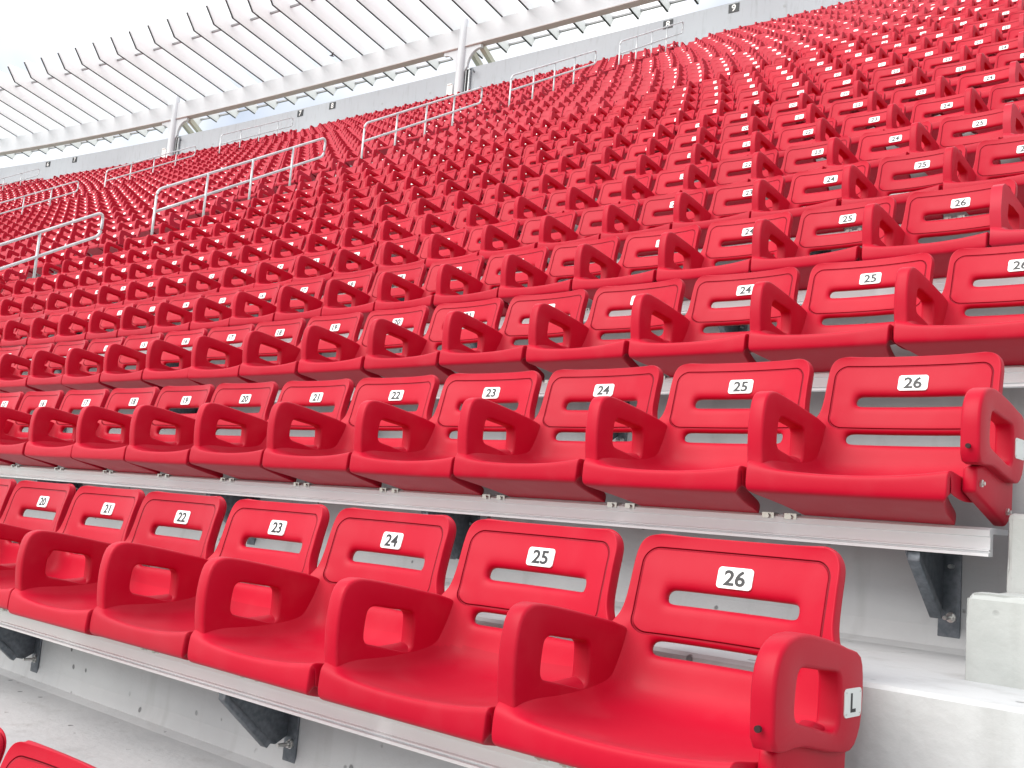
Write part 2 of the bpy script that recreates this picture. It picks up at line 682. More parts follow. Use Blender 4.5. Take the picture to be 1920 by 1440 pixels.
ME_ARM = arm_mesh(-.253, -.209, 0)
END_LOW = [(-.378, -.236), (-.390, -.18), (-.388, -.125), (-.368, -.085), (-.330, -.066), (-.275, -.063), (-.19, -.076),
           (-.13, -.090), (-.078, -.106), (-.066, -.16), (-.074, -.225), (-.110, -.262), (-.19, -.256), (-.29, -.238)]
ME_ENDARM = arm_mesh(.259, .302, 0, 'end_armrest', 2, END_LOW)
# mounting flange below the end armrest
mb = MB()
mb.prism([(-.340, -.243), (-.346, -.300), (-.13, -.366), (-.085, -.340), (-.082, -.24), (-.2, -.21)],
         lambda a, b: (.2505, a, b + ZB), (.0315, 0, 0))
ME_FLANGE = mb.mesh('flange', [M_RED])
ME_FLANGE = apply_mods(ME_FLANGE, [('BEVEL', dict(width=.008, segments=3))])
shade(ME_FLANGE, R(40))


def cyl_x(mb, x0, x1, y, z, r, seg=10, mi=0):
    mb.tube([(x0, y, z), (x1, y, z)], r, seg, mi)


mb = MB()
cyl_x(mb, .280, .287, -.315, -.278 + ZB, .009, 6)
cyl_x(mb, .280, .292, -.315, -.278 + ZB, .0045, 8)
ME_EBOLT = mb.mesh('bolt', [M_STEEL])
mb = MB()
mb.tube([(.281, -.4015, -.203 + ZB), (.281, -.395, -.203 + ZB)], .0055, 10)
ME_EHOLE = mb.mesh('screw_hole', [M_HOLE])


def rounded_rect(w_, h, r, n=5):
    pts = []
    for cx, cy, a0 in ((w_ / 2 - r, h / 2 - r, 0), (-w_ / 2 + r, h / 2 - r, 90), (-w_ / 2 + r, -h / 2 + r, 180), (w_ / 2 - r, -h / 2 + r, 270)):
        for k in range(n + 1):
            a = R(a0 + 90 * k / n)
            pts.append((cx + r * math.cos(a), cy + r * math.sin(a)))
    return pts


def text_mesh(txt, size, mats, ext=.0004, name='numeral'):
    cu = bpy.data.curves.new('t', 'FONT')
    cu.body = txt
    cu.size = size
    cu.align_x = 'CENTER'
    cu.align_y = 'CENTER'
    cu.extrude = ext
    cu.resolution_u = 3
    cu.offset = size * .020
    o = bpy.data.objects.new('t', cu)
    C.objects.link(o)
    bpy.context.view_layer.update()
    me = bpy.data.meshes.new_from_object(o.evaluated_get(bpy.context.evaluated_depsgraph_get()))
    bpy.data.objects.remove(o)
    # centre on the ink
    co = np.empty(len(me.vertices) * 3)
    me.vertices.foreach_get('co', co)
    co = co.reshape(-1, 3)
    mid = (co.max(0) + co.min(0)) / 2
    co -= mid
    me.vertices.foreach_set('co', co.ravel())
    me.materials.clear()
    me.materials.append(mats)
    me.name = name
    me.update()
    return me


# number plate (local: x right, z up, face towards -y)
TILT = R(-14)
mb = MB()
mb.prism(rounded_rect(.079, .0435, .008), lambda a, b: (a, -.0015, b), (0, .003, 0))
for sx in (-1, 1):
    for sz in (-1, 1):
        mb.tube([(sx * .0345, -.0035, sz * .0165), (sx * .0345, -.001, sz * .0165)], .0017, 8, 1)
TILT = -math.atan2(pn.z, -pn.y)
ME_PLATE = mb.mesh('number_plate', [M_PLATE, M_STEEL])
TXT = {}


def numeral(n):
    if n not in TXT:
        me = text_mesh(str(n), .043, M_INK)
        me.transform(Matrix.Rotation(R(90), 4, 'X') @ Matrix.Diagonal((1.14, 1, 1, 1)))
        TXT[n] = me
    return TXT[n]


ROWWORD = ['zeroth', 'nearest', 'second', 'third', 'fourth', 'fifth', 'sixth', 'seventh', 'eighth', 'ninth', 'tenth',
           'eleventh', 'twelfth', 'thirteenth', 'fourteenth', 'fifteenth', 'sixteenth', 'seventeenth', 'eighteenth']

# ------------------------------------------------------------------ seat list
# aisle edges as stations: (rows<=11, row 30)
def lerp_row(j, a, b):
    return a + (b - a) * min(max((j - 11) / 19.0, 0), 1)


SECT = [  # name, right edge t(j), left edge t(j)
    ('near', None, (-13.20, -13.95)),
    ('second', (-14.30, -15.15), (-30.85, -31.15)),
    ('third', (-32.0, -32.3), (-46.75, -46.8)),
    ('far', (-47.95, -48.0), (-75, -75))]
seats = []
for j in range(0, NROW + 1):
    D = DJ(j)
    for si, (nm, re_, le) in enumerate(SECT):
        sl = s_of_t(lerp_row(j, *le), D)
        if si == 0:
            if j == 0:
                s0, nmax, sp = -.93, 25, P
                N = 25
            elif j <= 3:
                s0, nmax, sp = 0.0, 26, P
                N = 26
            else:
                s0 = 0.0
                N = int(round((s0 - (sl + .26)) / P)) + 1
                sp = (s0 - (sl + .26)) / (N - 1)
            for k in range(N):
                seats.append((j, si, N - k, s0 - k * sp, k == 0))
        else:
            sr = s_of_t(lerp_row(j, *re_), D) - .25
            N = int(round((sr - (sl + .26)) / P)) + 1
            sp = (sr - (sl + .26)) / (N - 1)
            for k in range(N):
                seats.append((j, si, N - k, sr - k * sp, k == 0))
vis = []
for (j, si, n, s, end) in seats:
    D, z = DJ(j), ZJ(j)
    t = t_of_s(s, D)
    x, y, _, f = pos(t, D)
    u, v, dist = proj(x, y, z)
    mg = 30 + 620 / max(dist, .5)
    if dist <= 1 and (u < -9000):
        continue
    if -mg < u < 1920 + mg and -mg < v < 1440 + mg:
        vis.append((j, si, n, x, y, z, f, end, dist, u, v))
strict = [q for q in vis if -25 < q[9] < 1945 and q[0] > 0]
strict.sort(key=lambda q: q[8])
NEAR = set((q[0], q[1], q[2]) for q in strict[:290])
for q in vis:
    if q[0] == 0:
        NEAR.add((q[0], q[1], q[2]))


def put(me, name, parent, loc=(0, 0, 0), rot=(0, 0, 0)):
    return new_obj(name, me, parent, loc, rot)


mb = MB()
mb.prism(rounded_rect(.066, .048, .008), lambda a, b: (0, a, b), (.003, 0, 0))
for sx in (-1, 1):
    for sz in (-1, 1):
        mb.tube([(.003, sx * .027, sz * .018), (.0045, sx * .027, sz * .018)], .0015, 8, 1)
ME_LPLATE = mb.mesh('row_letter_plate', [M_PLATEG, M_STEEL])
ME_L = text_mesh('L', .044, M_INK, name='letter')
ME_L.transform(Matrix.Rotation(R(90), 4, 'Z') @ Matrix.Rotation(R(90), 4, 'X'))

far = []
for (j, si, n, x, y, z, f, end, dist, u, v) in vis:
    if (j, si, n) not in NEAR:
        far.append((j, si, n, x, y, z, f, end))
        continue
    r = empty('stadium_seat', (x + rng.normal(0, .0012), y + rng.normal(0, .0025), z - ZB), f + rng.normal(0, .007))
    r.rotation_euler[0] = rng.normal(0, .006)
    r.rotation_euler[1] = rng.normal(0, .0025)
    put(ME_SEAT, 'seat_pan', r)
    put(ME_BACK, 'backrest', r)
    put(ME_ARM, 'armrest', r)
    if j > 0:
        p = put(ME_PLATE, 'number_plate', r, (0, PLATE_Y - .0015, ZB), (TILT, 0, 0))
        if si == 0:
            put(numeral(n), 'numeral', p, (0, -.0022, 0))
    if end:
        e = put(ME_ENDARM, 'end_armrest', r)
        put(ME_FLANGE, 'flange', e)
        put(ME_EBOLT, 'bolt', e)
        b2 = put(ME_EBOLT, 'bolt', e, (0, .185, -.052))
        put(ME_EHOLE, 'screw_hole', e)
        if j in (1, 2):
            lp = put(ME_LPLATE, 'row_letter_plate', e, (.3005, -.113, ZB - .181))
            if j == 1:
                put(ME_L, 'letter', lp, (.0033, 0, 0))
    grp = 'red seats in numbered rows'
    if j == 0:
        k = sum(1 for q in vis if q[0] == 0 and q[9] > u) + 1
        lab = ['red seat back cut off by the lower left corner of the photo', 'sliver of red seat at the left edge just above the lower left corner',
               'red seat below the nearest row, third from its right end'][min(k - 1, 2)]
        if k > 3:
            lab = 'red seat below the nearest row, number %d from its right end' % k
    elif si == 0:
        if j == 1:
            lab = 'red plastic seat plated %d in the nearest full row, row L' % n
            if n == 26:
                lab = 'red aisle seat plated 26 with L plate on its end armrest'
        else:
            lab = 'red plastic seat plated %d in the %s row up, row L being first' % (n, ROWWORD[j])
            if j == 2 and n == 26:
                lab = 'red end seat plated 26 above the bare aluminium rail end, second row up'
    else:
        k = sum(1 for q in seats if q[0] == j and q[1] == si and q[2] > n) + 1
        lab = 'red seat across the nearest sloping handrail, %s row up, number %d left of the aisle' % (ROWWORD[min(j, 18)], k)
    tag(r, lab, 'seat', grp)

# ------------------------------------------------------------------ all farther seats as one mass
lv, lf = shell_cage(True)
lv = np.array(lv)
lf = [list(q) for q in lf]
low_arm_o = [ARM_OUT[i] for i in (0, 2, 4, 5, 6, 9, 10, 12)]
low_arm_i = [ARM_IN[i] for i in (0, 2, 4, 6, 8, 9, 11, 13)]


def low_arm(x0, x1):
    n = 8
    vs, fs = [], []
    for x in (x0, x1):
        for q in low_arm_o:
            vs.append((x, q[0], q[1] + ZB))
        for q in low_arm_i:
            vs.append((x, q[0], q[1] + ZB))
    for i in range(n):
        k = (i + 1) % n
        fs.append([i, k, n + k, n + i][::-1])
        fs.append([2 * n + i, 2 * n + k, 3 * n + k, 3 * n + i])
        fs.append([i, k, 2 * n + k, 2 * n + i])
        fs.append([n + i, n + k, 3 * n + k, 3 * n + i][::-1])
    return np.array(vs), fs


av, af = low_arm(-.253, -.211)
ev_, ef = low_arm(.259, .300)
# low plate tilted like the back
pc = rounded_rect(.082, .046, .012, 1)
FARY = .004 - .0035
pv = np.array([(a, FARY - b * math.sin(TILT), b * math.cos(TILT) + ZB) for a, b in pc])
pf = [list(range(len(pc)))]
seatV = np.concatenate([lv, av])
seatF = lf + [[i + len(lv) for i in f] for f in af]
nsm = len(seatF)
V, F, MI, SM = [], [], [], []
base = 0
for (j, si, n, x, y, z, f, end) in far:
    cf, sf = math.cos(f), math.sin(f)
    jit = rng.normal(0, .005, 2)
    f += rng.normal(0, .012)

    def add(vv, ff, mi, sm):
        global base
        X = vv[:, 0] * cf - (vv[:, 1] + jit[0]) * sf + x
        Y = vv[:, 0] * sf + (vv[:, 1] + jit[0]) * cf + y
        Z = vv[:, 2] + z - ZB + jit[1]
        V.append(np.stack([X, Y, Z], -1))
        F.extend([[i + base for i in q] for q in ff])
        MI.extend([mi] * len(ff))
        SM.extend([sm] * len(ff))
        base += len(vv)
    add(seatV, seatF, 0, True)
    add(pv, pf, 1, False)
    if end:
        add(ev_, ef, 0, True)
V = np.concatenate(V)
me = bpy.data.meshes.new('distant_seats')
me.from_pydata(V, [], F)
me.materials.append(M_REDFAR)
me.materials.append(M_PLATE)
me.polygons.foreach_set('material_index', MI)
me.polygons.foreach_set('use_smooth', SM)
me.set_sharp_from_angle(angle=R(65))
me.update()
o = new_obj('distant_seats', me)
tag(o, 'mass of small red seats filling the upper stand below the parapet wall', 'seats', None, 'stuff')
# faint numerals of the next rows, printed on their plates
nv, nf, nb = [], [], 0
for (j, si, n, x, y, z, f, end) in far:
    if si == 0 and j <= 17:
        m_ = numeral(n)
        co = np.empty(len(m_.vertices) * 3)
        m_.vertices.foreach_get('co', co)
        co = co.reshape(-1, 3)
        ct, st = math.cos(TILT), math.sin(TILT)
        yy = co[:, 1] * 0 + FARY - .0012
        a = co[:, 0]
        bz = co[:, 2]
        Y0 = yy - bz * math.sin(TILT) * 1.0
        Z0 = bz * ct
        cf, sf = math.cos(f), math.sin(f)
        X = a * cf - Y0 * sf + x
        Y = a * sf + Y0 * cf + y
        # keep only the front caps
        fr = [list(p.vertices) for p in m_.polygons if p.normal.y < -.5]
        nv.append(np.stack([X, Y, Z0 + z], -1))
        nf.extend([[i + nb for i in q] for q in fr])
        nb += len(co)
if nv:
    me = bpy.data.meshes.new('seat_numerals')
    me.from_pydata(np.concatenate(nv), [], nf)
    me.materials.append(M_INK)
    me.update()
    o2 = new_obj('plate_numerals', me, o)
    tag(o2, None, None, None, 'stuff')

# ------------------------------------------------------------------ concrete terraces
def sweep(profile, ts, mats, name, midx=None, cap=True, smooth=False):
    """profile: list of (D, z); swept along the stations ts"""
    vs, fs, mi = [], [], []
    n = len(profile)
    for t in ts:
        for (D, z) in profile:
            x, y, _, f = pos(t, D)
            vs.append((x, y, z))
    for a in range(len(ts) - 1):
        for i in range(n - 1):
            b = a * n + i
            fs.append((b, b + 1, b + n + 1, b + n))
            mi.append(midx[i] if midx else 0)
    me_ = mesh_from(name, vs, fs, mats, smooth, mi)
    return me_


ts_all = sorted(set(list(np.arange(5.5, -4, -1.0)) + list(np.arange(-4, -62, -.8)) + [-62]), reverse=True)
prof = []
for j in range(-3, NROW + 2):
    # tread j, then a small fillet and the riser to tread j+1
    Dr = DJ(j) + RY
    prof += [(Dr - .045, zt(j)), (Dr - .012, zt(j) + .012), (Dr, zt(j) + .06)]
    if j <= NROW:
        prof += [(Dr, zt(j + 1) - .008), (Dr + .008, zt(j + 1))]
prof = [(DJ(-4) + RY, zt(-3))] + prof
me = sweep(prof, ts_all, [M_CONC], 'concrete_terraces')
bm = bmesh.new()
bm.from_mesh(me)
bmesh.ops.recalc_face_normals(bm, faces=bm.faces)
bm.to_mesh(me)
bm.free()
o = new_obj('concrete_terraces', me)
o['kind'] = 'structure'
o['label'] = 'pale concrete terraces stepping up under the seats'
# ground sheet under everything
g = mesh_from('ground', [(-400, -400, -9), (400, -400, -9), (400, 400, -9), (-400, 400, -9)], [(0, 1, 2, 3)], [mat('field_ground', (.16, .2, .12), .9)])
o = new_obj('ground', g)
o['kind'] = 'structure'


# aisle stairs
def aisle_block(mb, tl, tr, D0, D1, z0, z1, nseg=3):
    ts = np.linspace(tr, tl, nseg + 1)
    b = len(mb.v)
    for t in ts:
        for (D, z) in ((D0, z0), (D0, z1), (D1, z1), (D1, z0)):
            x, y, _, f = pos(t, D)
            mb.v.append((x, y, z))
    for a in range(nseg):
        for i in range(3):
            c = b + a * 4 + i
            mb.f.append([c, c + 1, c + 5, c + 4])
            mb.m.append(0)
    for c in (b, b + nseg * 4):
        mb.f.append([c, c + 1, c + 2, c + 3])
        mb.m.append(0)


H3 = RR / 3
for name, lab, fn, rows in (
        ('aisle_stairs', 'chipped pale concrete aisle steps at the right edge beside the nearest rows', None, range(-1, 5)),
        ('aisle_stairs', 'narrow concrete aisle steps under the nearest run of handrails', (-13.75, -14.55), range(3, 30)),
        ('aisle_stairs', 'narrow concrete aisle steps under the second run of handrails', (-31.4, -31.7), range(12, 30)),
        ('aisle_stairs', 'narrow concrete aisle steps under the farthest run of handrails', (-47.35, -47.4), range(16, 30))):
    mb = MB()
    for j in rows:
        if fn is None:
            tl, tr = (.328, 1.75)
        else:
            c = lerp_row(j, *fn)
            tl, tr = c - .5, c + .5
        zz = zt(j + 1)
        D0 = DJ(j) + RY
        off = .0 if fn is None else 0
        aisle_block(mb, tl + off, tr, D0 + .288, D0 + .58, zz - .02, zz + H3)
        aisle_block(mb, tl + off - .012, tr, D0 + .576, D0 + .874, zz - .02, zz + 2 * H3)
    me = mb.mesh(name, [M_STEP])
    if fn is None:
        me = apply_mods(me, [('BEVEL', dict(width=.012, segments=2)), ('SUBSURF', dict(levels=4, render_levels=4, subdivision_type='SIMPLE'))])
        co = np.empty(len(me.vertices) * 3)
        me.vertices.foreach_get('co', co)
        co = co.reshape(-1, 3)
        nm = np.empty(len(co) * 3)
        me.vertices.foreach_get('normal', nm)
        nm = nm.reshape(-1, 3)
        edge = np.clip((np.abs(nm).max(1) < .93) * 1.0, 0, 1)
        for i_ in range(len(co)):
            p_ = Vector(co[i_])
            n_ = mnoise.noise(p_ * 9) * .0025 + mnoise.noise(p_ * 31) * .0012
            if edge[i_]:
                n_ -= max(0, mnoise.noise(p_ * 22 + Vector((5, 1, 2)))) ** 1.5 * .016
            co[i_] += nm[i_] * n_
        me.vertices.foreach_set('co', co.ravel())
        shade(me, R(50))
    o = new_obj(name, me)
    tag(o, lab, 'stairs', 'aisle stairs between the seat sections')
    o['kind'] = 'structure'

# ------------------------------------------------------------------ aluminium seat rails with brackets
RAIL_PROF = [(-.085, -.372), (-.205, -.372), (-.214, -.378), (-.214, -.392), (-.209, -.394), (-.209, -.421), (-.216, -.423),
             (-.216, -.4255), (-.209, -.4265), (-.209, -.429), (-.220, -.431), (-.220, -.438), (-.19, -.438), (-.19, -.385), (-.085, -.385)]


def seat_rail(j, tr, tl, lab, brackets, clips):
    D, z = DJ(j), ZJ(j)
    x0, y0, _, f0 = pos(tr, D)
    root = empty('seat_rail', (x0, y0, z - .438), f0)
    ts = np.arange(tr, tl, -1.2).tolist() + [tl]
    vs, fs = [], []
    n = len(RAIL_PROF)
    inv = Matrix.Rotation(-f0, 4, 'Z') @ Matrix.Translation((-x0, -y0, -(z - .438)))
    for t in ts:
        for (d_, zz) in RAIL_PROF:
            x, y, _, f = pos(t, D + d_)
            vs.append(tuple(inv @ Vector((x, y, z + zz))))
    for a in range(len(ts) - 1):
        for i in range(n):
            k = (i + 1) % n
            fs.append((a * n + i, a * n + k, (a + 1) * n + k, (a + 1) * n + i))
    fs.append(tuple(range(n)))
    fs.append(tuple(range((len(ts) - 1) * n, len(ts) * n))[::-1])
    me_ = mesh_from('beam', vs, fs, [M_ALU])
    bm = bmesh.new()
    bm.from_mesh(me_)
    bmesh.ops.recalc_face_normals(bm, faces=bm.faces)
    bm.to_mesh(me_)
    bm.free()
    new_obj('beam', me_, root)

    def local(t, d_, zz):
        x, y, _, f = pos(t, D + d_)
        p_ = inv @ Vector((x, y, z + zz))
        return p_, f - f0
    for bt in brackets:
        p_, a = local(bt, 0, 0)
        o_ = new_obj('bracket', ME_BRACKET, root, tuple(p_), (0, 0, a))
        new_obj('anchor_bolt', ME_ANCHOR, o_)
        new_obj('anchor_bolt', ME_ANCHOR, o_, (0, .026, .128))
    for ct in clips:
        p_, a = local(ct, 0, 0)
        for dx in (-.032, .032):
            new_obj('clamp', ME_CLAMP, root, tuple(p_ + Vector((dx, 0, 0))), (0, 0, a))
    tag(root, lab, 'rail', 'aluminium rails carrying the seats')


# bracket: wall plate against the riser and a triangular gusset
mb = MB()
mb.box(-.028, .028, RY - .008, RY - .001, -.648, -.39)
gp = [(RY - .008, -.395), (-.185, -.395), (-.200, -.41), (-.200, -.445), (-.02, -.595), (.005, -.600), (RY - .008, -.58)]
mb.prism(gp, lambda a, b: (-.022, a, b), (.006, 0, 0))
mb.box(-.022, .012, -.20, RY - .01, -.394, -.389)
mb.prism([(-.198, -.44), (-.185, -.452), (-.03, -.583), (-.045, -.60), (-.2, -.462)], lambda a, b: (-.016, a, b), (.03, 0, 0))
ME_BRACKET = mb.mesh('bracket', [M_GALV])
ME_BRACKET = apply_mods(ME_BRACKET, [('BEVEL', dict(width=.002, segments=2, limit_method='ANGLE'))])
shade(ME_BRACKET, R(35))
mb = MB()
for zz in (-.598,):
    mb.tube([(.006, RY - .008, zz), (.006, RY - .013, zz)], .013, 14)
    mb.tube([(.006, RY - .013, zz), (.006, RY - .022, zz)], .010, 6)
    mb.tube([(.006, RY - .02, zz), (.006, RY - (.028 if zz > -.5 else .055), zz)], .0055, 8)
ME_ANCHOR = mb.mesh('anchor_bolt', [M_STEEL])
shade(ME_ANCHOR, R(40))
mb = MB()
for dx in (0,):
    mb.box(dx - .017, dx + .017, -.2155, -.19, -.3718, -.3682)
    mb.tube([(dx, -.214, -.3775), (dx, -.224, -.3775)], .0068, 6)
    mb.box(dx - .017, dx + .017, -.2175, -.2145, -.383, -.3685)
ME_CLAMP = mb.mesh('clamp', [M_STEEL])

BR = {0: [-1.9, -4.0], 1: [.12, -1.43, -3.05, -4.7, -6.4], 2: [.095, -1.6, -2.95, -4.6, -6.3, -8], 3: [.5, -1.6, -3.2, -4.9, -6.6, -8.3]}
BR[1] = [-1.415, -3.03, -4.66, -6.3, .14]
for j in range(0, 12):
    left = {0: -5, 1: -7, 2: -9, 3: -11}.get(j, -13.3)
    tr = {0: -.6, 1: .25, 2: .272, 3: .30}.get(j, .3)
    cl = []
    if 0 < j <= 5:
        cl = [-.254 - P * k for k in range(0, int(abs(left) / P))]
    brk = BR.get(j, [.1 - 1.65 * k for k in range(8) if .1 - 1.65 * k > left])
    seat_rail(j, tr, left, 'pale aluminium rail with clamps under the seats of the %s row' % (
        'partly hidden lowest' if j == 0 else ROWWORD[j]), [b_ for b_ in brk if b_ > left + .2], cl)

# ------------------------------------------------------------------ handrails in the aisles
def handrail(cfn, D0, D1, c0, c1, lab, first=True):
    """loop of tube: top rail, mid rail, four posts"""
    def P3(D, c):
        j = D / DR + 1
        t = lerp_row(j, *cfn)
        x, y, _, f = pos(t, D)
        return Vector((x, y, RR / DR * D + c))
    mid = -.36
    def cc(D): return c0 + (c1 - c0) * (D - D0) / (D1 - D0)
    posts = [D0 + .03, D0 + .03 + DR, D0 + .03 + 2 * DR, D0 + .03 + 3 * DR]
    posts = [d_ for d_ in posts if d_ < D1 - .1]
    b0 = P3(D0, 0)
    root = empty('handrail', tuple(P3(D0 + .03, -.19)), pos(lerp_row(D0 / DR + 1, *cfn), 0)[3])
    inv = root.matrix_basis.inverted()
    rad = .0215
    def add(mb_, name, parent=root):
        me_ = mb_.mesh(name, [M_RAIL], True)
        me_.transform(inv)
        return new_obj(name, me_, parent)
    # top loop: from first post, along the top, round the end and back as mid rail
    m1 = MB()
    n = 10
    pts = []
    a, b_ = P3(D0, c0), P3(D1, c1)
    am, bm_ = P3(D0, c0 + mid), P3(D1, c1 + mid)
    d = (b_ - a).normalized()
    up = Vector((0, 0, 1))
    rc = .10
    # rounded start corner (turning down into the first post)
    for k in range(6):
        q = k / 5.0 * math.pi / 2
        pts.append(a + up * (-rc + rc * math.sin(q)) + d * (rc - rc * math.cos(q)))
    pts += [a + (b_ - a) * w_ for w_ in (.25, .5, .75)]
    for k in range(6):
        q = k / 5.0 * math.pi / 2
        pts.append(b_ + d * (-rc + rc * math.sin(q)) + up * (-rc + rc * math.cos(q)))
    m1.tube(pts, rad, 10)
    add(m1, 'top_rail')
    m2 = MB()
    pts = [b_ - up * rc]
    for k in range(6):
        q = k / 5.0 * math.pi / 2
        pts.append(bm_ + d * (-rc + rc * math.cos(q)) + up * (rc - rc * math.sin(q)))
    pts += [am + (bm_ - am) * w_ for w_ in (.75, .5, .25)]
    pts.append(am + d * .0)
    m2.tube(pts, rad, 10)
    add(m2, 'mid_rail')
    for k, dp in enumerate(posts):
        m3 = MB()
        c = cc(dp)
        jj = dp / DR + 1
        j0 = math.floor((dp - RY) / DR) + 2          # tread index at this depth
        frac = (dp - (DJ(j0 - 1) + RY)) / DR
        zb = zt(j0) + (0 if frac < .333 else (H3 if frac < .667 else 2 * H3))
        top = P3(dp, c)
        if k == 0:
            top = P3(D0, c0) - up * rc
            dp = D0
        bot = P3(dp, 0)
        bot.z = zb
        m3.tube([bot - up * .03, top], rad * .92, 10)
        m3.tube([bot, bot + up * .012], .05, 12)
        add(m3, 'post')
    tag(root, lab, 'handrail', 'galvanised handrails in the aisles')


A1 = (-13.75, -14.55)
handrail(A1, 2.35, 5.9, .59, .59, 'silver handrail cut by the left edge, lowest of the nearest aisle')
handrail(A1, 6.75, 10.12, .68, .665, 'long silver handrail with four posts, second lowest in the nearest aisle')
handrail(A1, 11.1, 14.65, .695, .68, 'silver handrail in the middle of the photo, below the right canopy column')
handrail(A1, 15.7, 19.3, .735, .70, 'silver handrail right of the right canopy column, second from the top')
handrail(A1, 20.5, 24.1, .735, .745, 'thin silver handrail under the right-hand number 8 sign at the stand top')
A2 = (-31.3, -31.6)
handrail(A2, 11.9, 15.4, .62, .61, 'silver handrail partly cut by the left edge, second aisle, lowest seen')
handrail(A2, 16.35, 19.75, .68, .66, 'thin silver handrail crossing in front of the left canopy column')
handrail(A2, 20.8, 24.15, .80, .68, 'thin silver handrail below the number 7 sign beside the number 8')
A3 = (-47.35, -47.4)
handrail(A3, 20.8, 24.3, .72, .70, 'thin grey handrail at the far left under the parapet, near number 6')

# ------------------------------------------------------------------ parapet wall
WD = 25.36
ZW = 16.235
ts = np.arange(5.5, -62, -.8)
wall = empty('parapet_wall', pos(-24, WD, zt(31) - .2)[:3])
me = sweep([(WD, zt(31) - .4), (WD, ZW - .012), (WD + .012, ZW), (WD + .19, ZW), (WD + .20, ZW - .012), (WD + .20, 10)], ts, [M_WALL], 'concrete_panel')
me.transform(wall.matrix_basis.inverted())
new_obj('concrete_panel', me, wall)
# dowel patches, as the small grey scars on the wall
mb = MB()
for t, zz in ((-28.0, 15.62), (-25.6, 15.6), (-20.4, 15.6), (-11.9, 15.7), (-37.5, 15.5)):
    x, y, _, f = pos(t, WD - .001)
    M = Matrix.Translation((x, y, zz)) @ Matrix.Rotation(f, 4, 'Z')
    mb.prism([(.05 * math.cos(a), .045 * math.sin(a)) for a in np.linspace(0, 2 * math.pi, 14)[:-1]],
             lambda a, b: (a, -.004, b), (0, .003, 0), 0, M)
me = mb.mesh('dowel_patch', [mat('patch_grey', (.36, .38, .40), .8)])
me.transform(wall.matrix_basis.inverted())
new_obj('dowel_patch', me, wall)
tag(wall, 'long pale grey-blue concrete parapet wall behind the top row', 'wall')

# section number signs
for txt, t, zz, lab in (
        ('9', -13.50, 16.03, 'black sign reading 9, farthest right on the parapet wall'),
        ('8', -15.75, 16.03, 'black sign reading 8 behind the end of the top right handrail'),
        ('8', -30.72, 16.03, 'black sign reading 8 between the two canopy columns'),
        ('7', -32.55, 16.03, 'black sign reading 7 just left of an 8 sign'),
        ('7', -46.35, 16.03, 'black sign reading 7 near the left edge, beside a 6'),
        ('6', -48.2, 16.03, 'black sign reading 6, farthest left on the parapet wall')):
    x, y, _, f = pos(t, WD)
    r = empty('number_sign', (x, y, zz), f)
    mb = MB()
    mb.box(-.175, .175, -.018, -.0015, -.135, .135)
    new_obj('sign_plate', mb.mesh('sign_plate', [M_SIGN]), r)
    m_ = text_mesh(txt, .30, M_WINK, .002)
    m_.transform(Matrix.Rotation(R(90), 4, 'X'))
    new_obj('numeral', m_, r, (0, -.0205, 0))
    tag(r, lab, 'sign', 'section number signs on the parapet')

# ------------------------------------------------------------------ roof canopy
canopy = empty('roof_canopy', pos(-24.1, 25.25, 14.4)[:3])
cinv = canopy.matrix_basis.inverted()


def cpart(mb_, name, mats, smooth=False, parent=canopy, lab=None, ang=None):
    me_ = mb_.mesh(name, mats, smooth)
    if ang:
        shade(me_, ang)
    me_.transform(cinv)
    o_ = new_obj(name, me_, parent)
    if lab:
        o_['label'] = lab
    return o_


COLS = [-8.35, -24.1, -39.85, -55.6]
BD = 25.28
# box beam, one length per bay
for a, b_ in zip([2.0] + COLS, COLS + [-62]):
    mb = MB()
    ts = np.linspace(a - (.13 if a in COLS else 0), b_ + .13, 14)
    pr = [(BD - .12, 17.03), (BD - .12, 17.76), (BD + .16, 17.76), (BD + .16, 17.03)]
    n = len(pr)
    for t in ts:
        for (D, z) in pr:
            x, y, _, f = pos(t, D)
            mb.v.append((x, y, z))
    for q in range(len(ts) - 1):
        for i in range(n):
            k = (i + 1) % n
            mb.f.append([q * n + i, q * n + k, (q + 1) * n + k, (q + 1) * n + i])
            mb.m.append(0)
    mb.f.append([0, 1, 2, 3])
    mb.f.append([(len(ts) - 1) * n + i for i in (3, 2, 1, 0)])
    mb.m += [0, 0]
    base_ = len(mb.v)
    pr = [(BD - .15, 16.995), (BD - .15, 17.027), (BD + .19, 17.027), (BD + .19, 16.995)]
    for t in ts:
        for (D, z) in pr:
            x, y, _, f = pos(t, D)
            mb.v.append((x, y, z))
    for q in range(len(ts) - 1):
        for i in range(n):
            k = (i + 1) % n
            mb.f.append([base_ + q * n + i, base_ + q * n + k, base_ + (q + 1) * n + k, base_ + (q + 1) * n + i])
            mb.m.append(1)
    cpart(mb, 'box_beam', [M_BEAM, M_FLANGE])

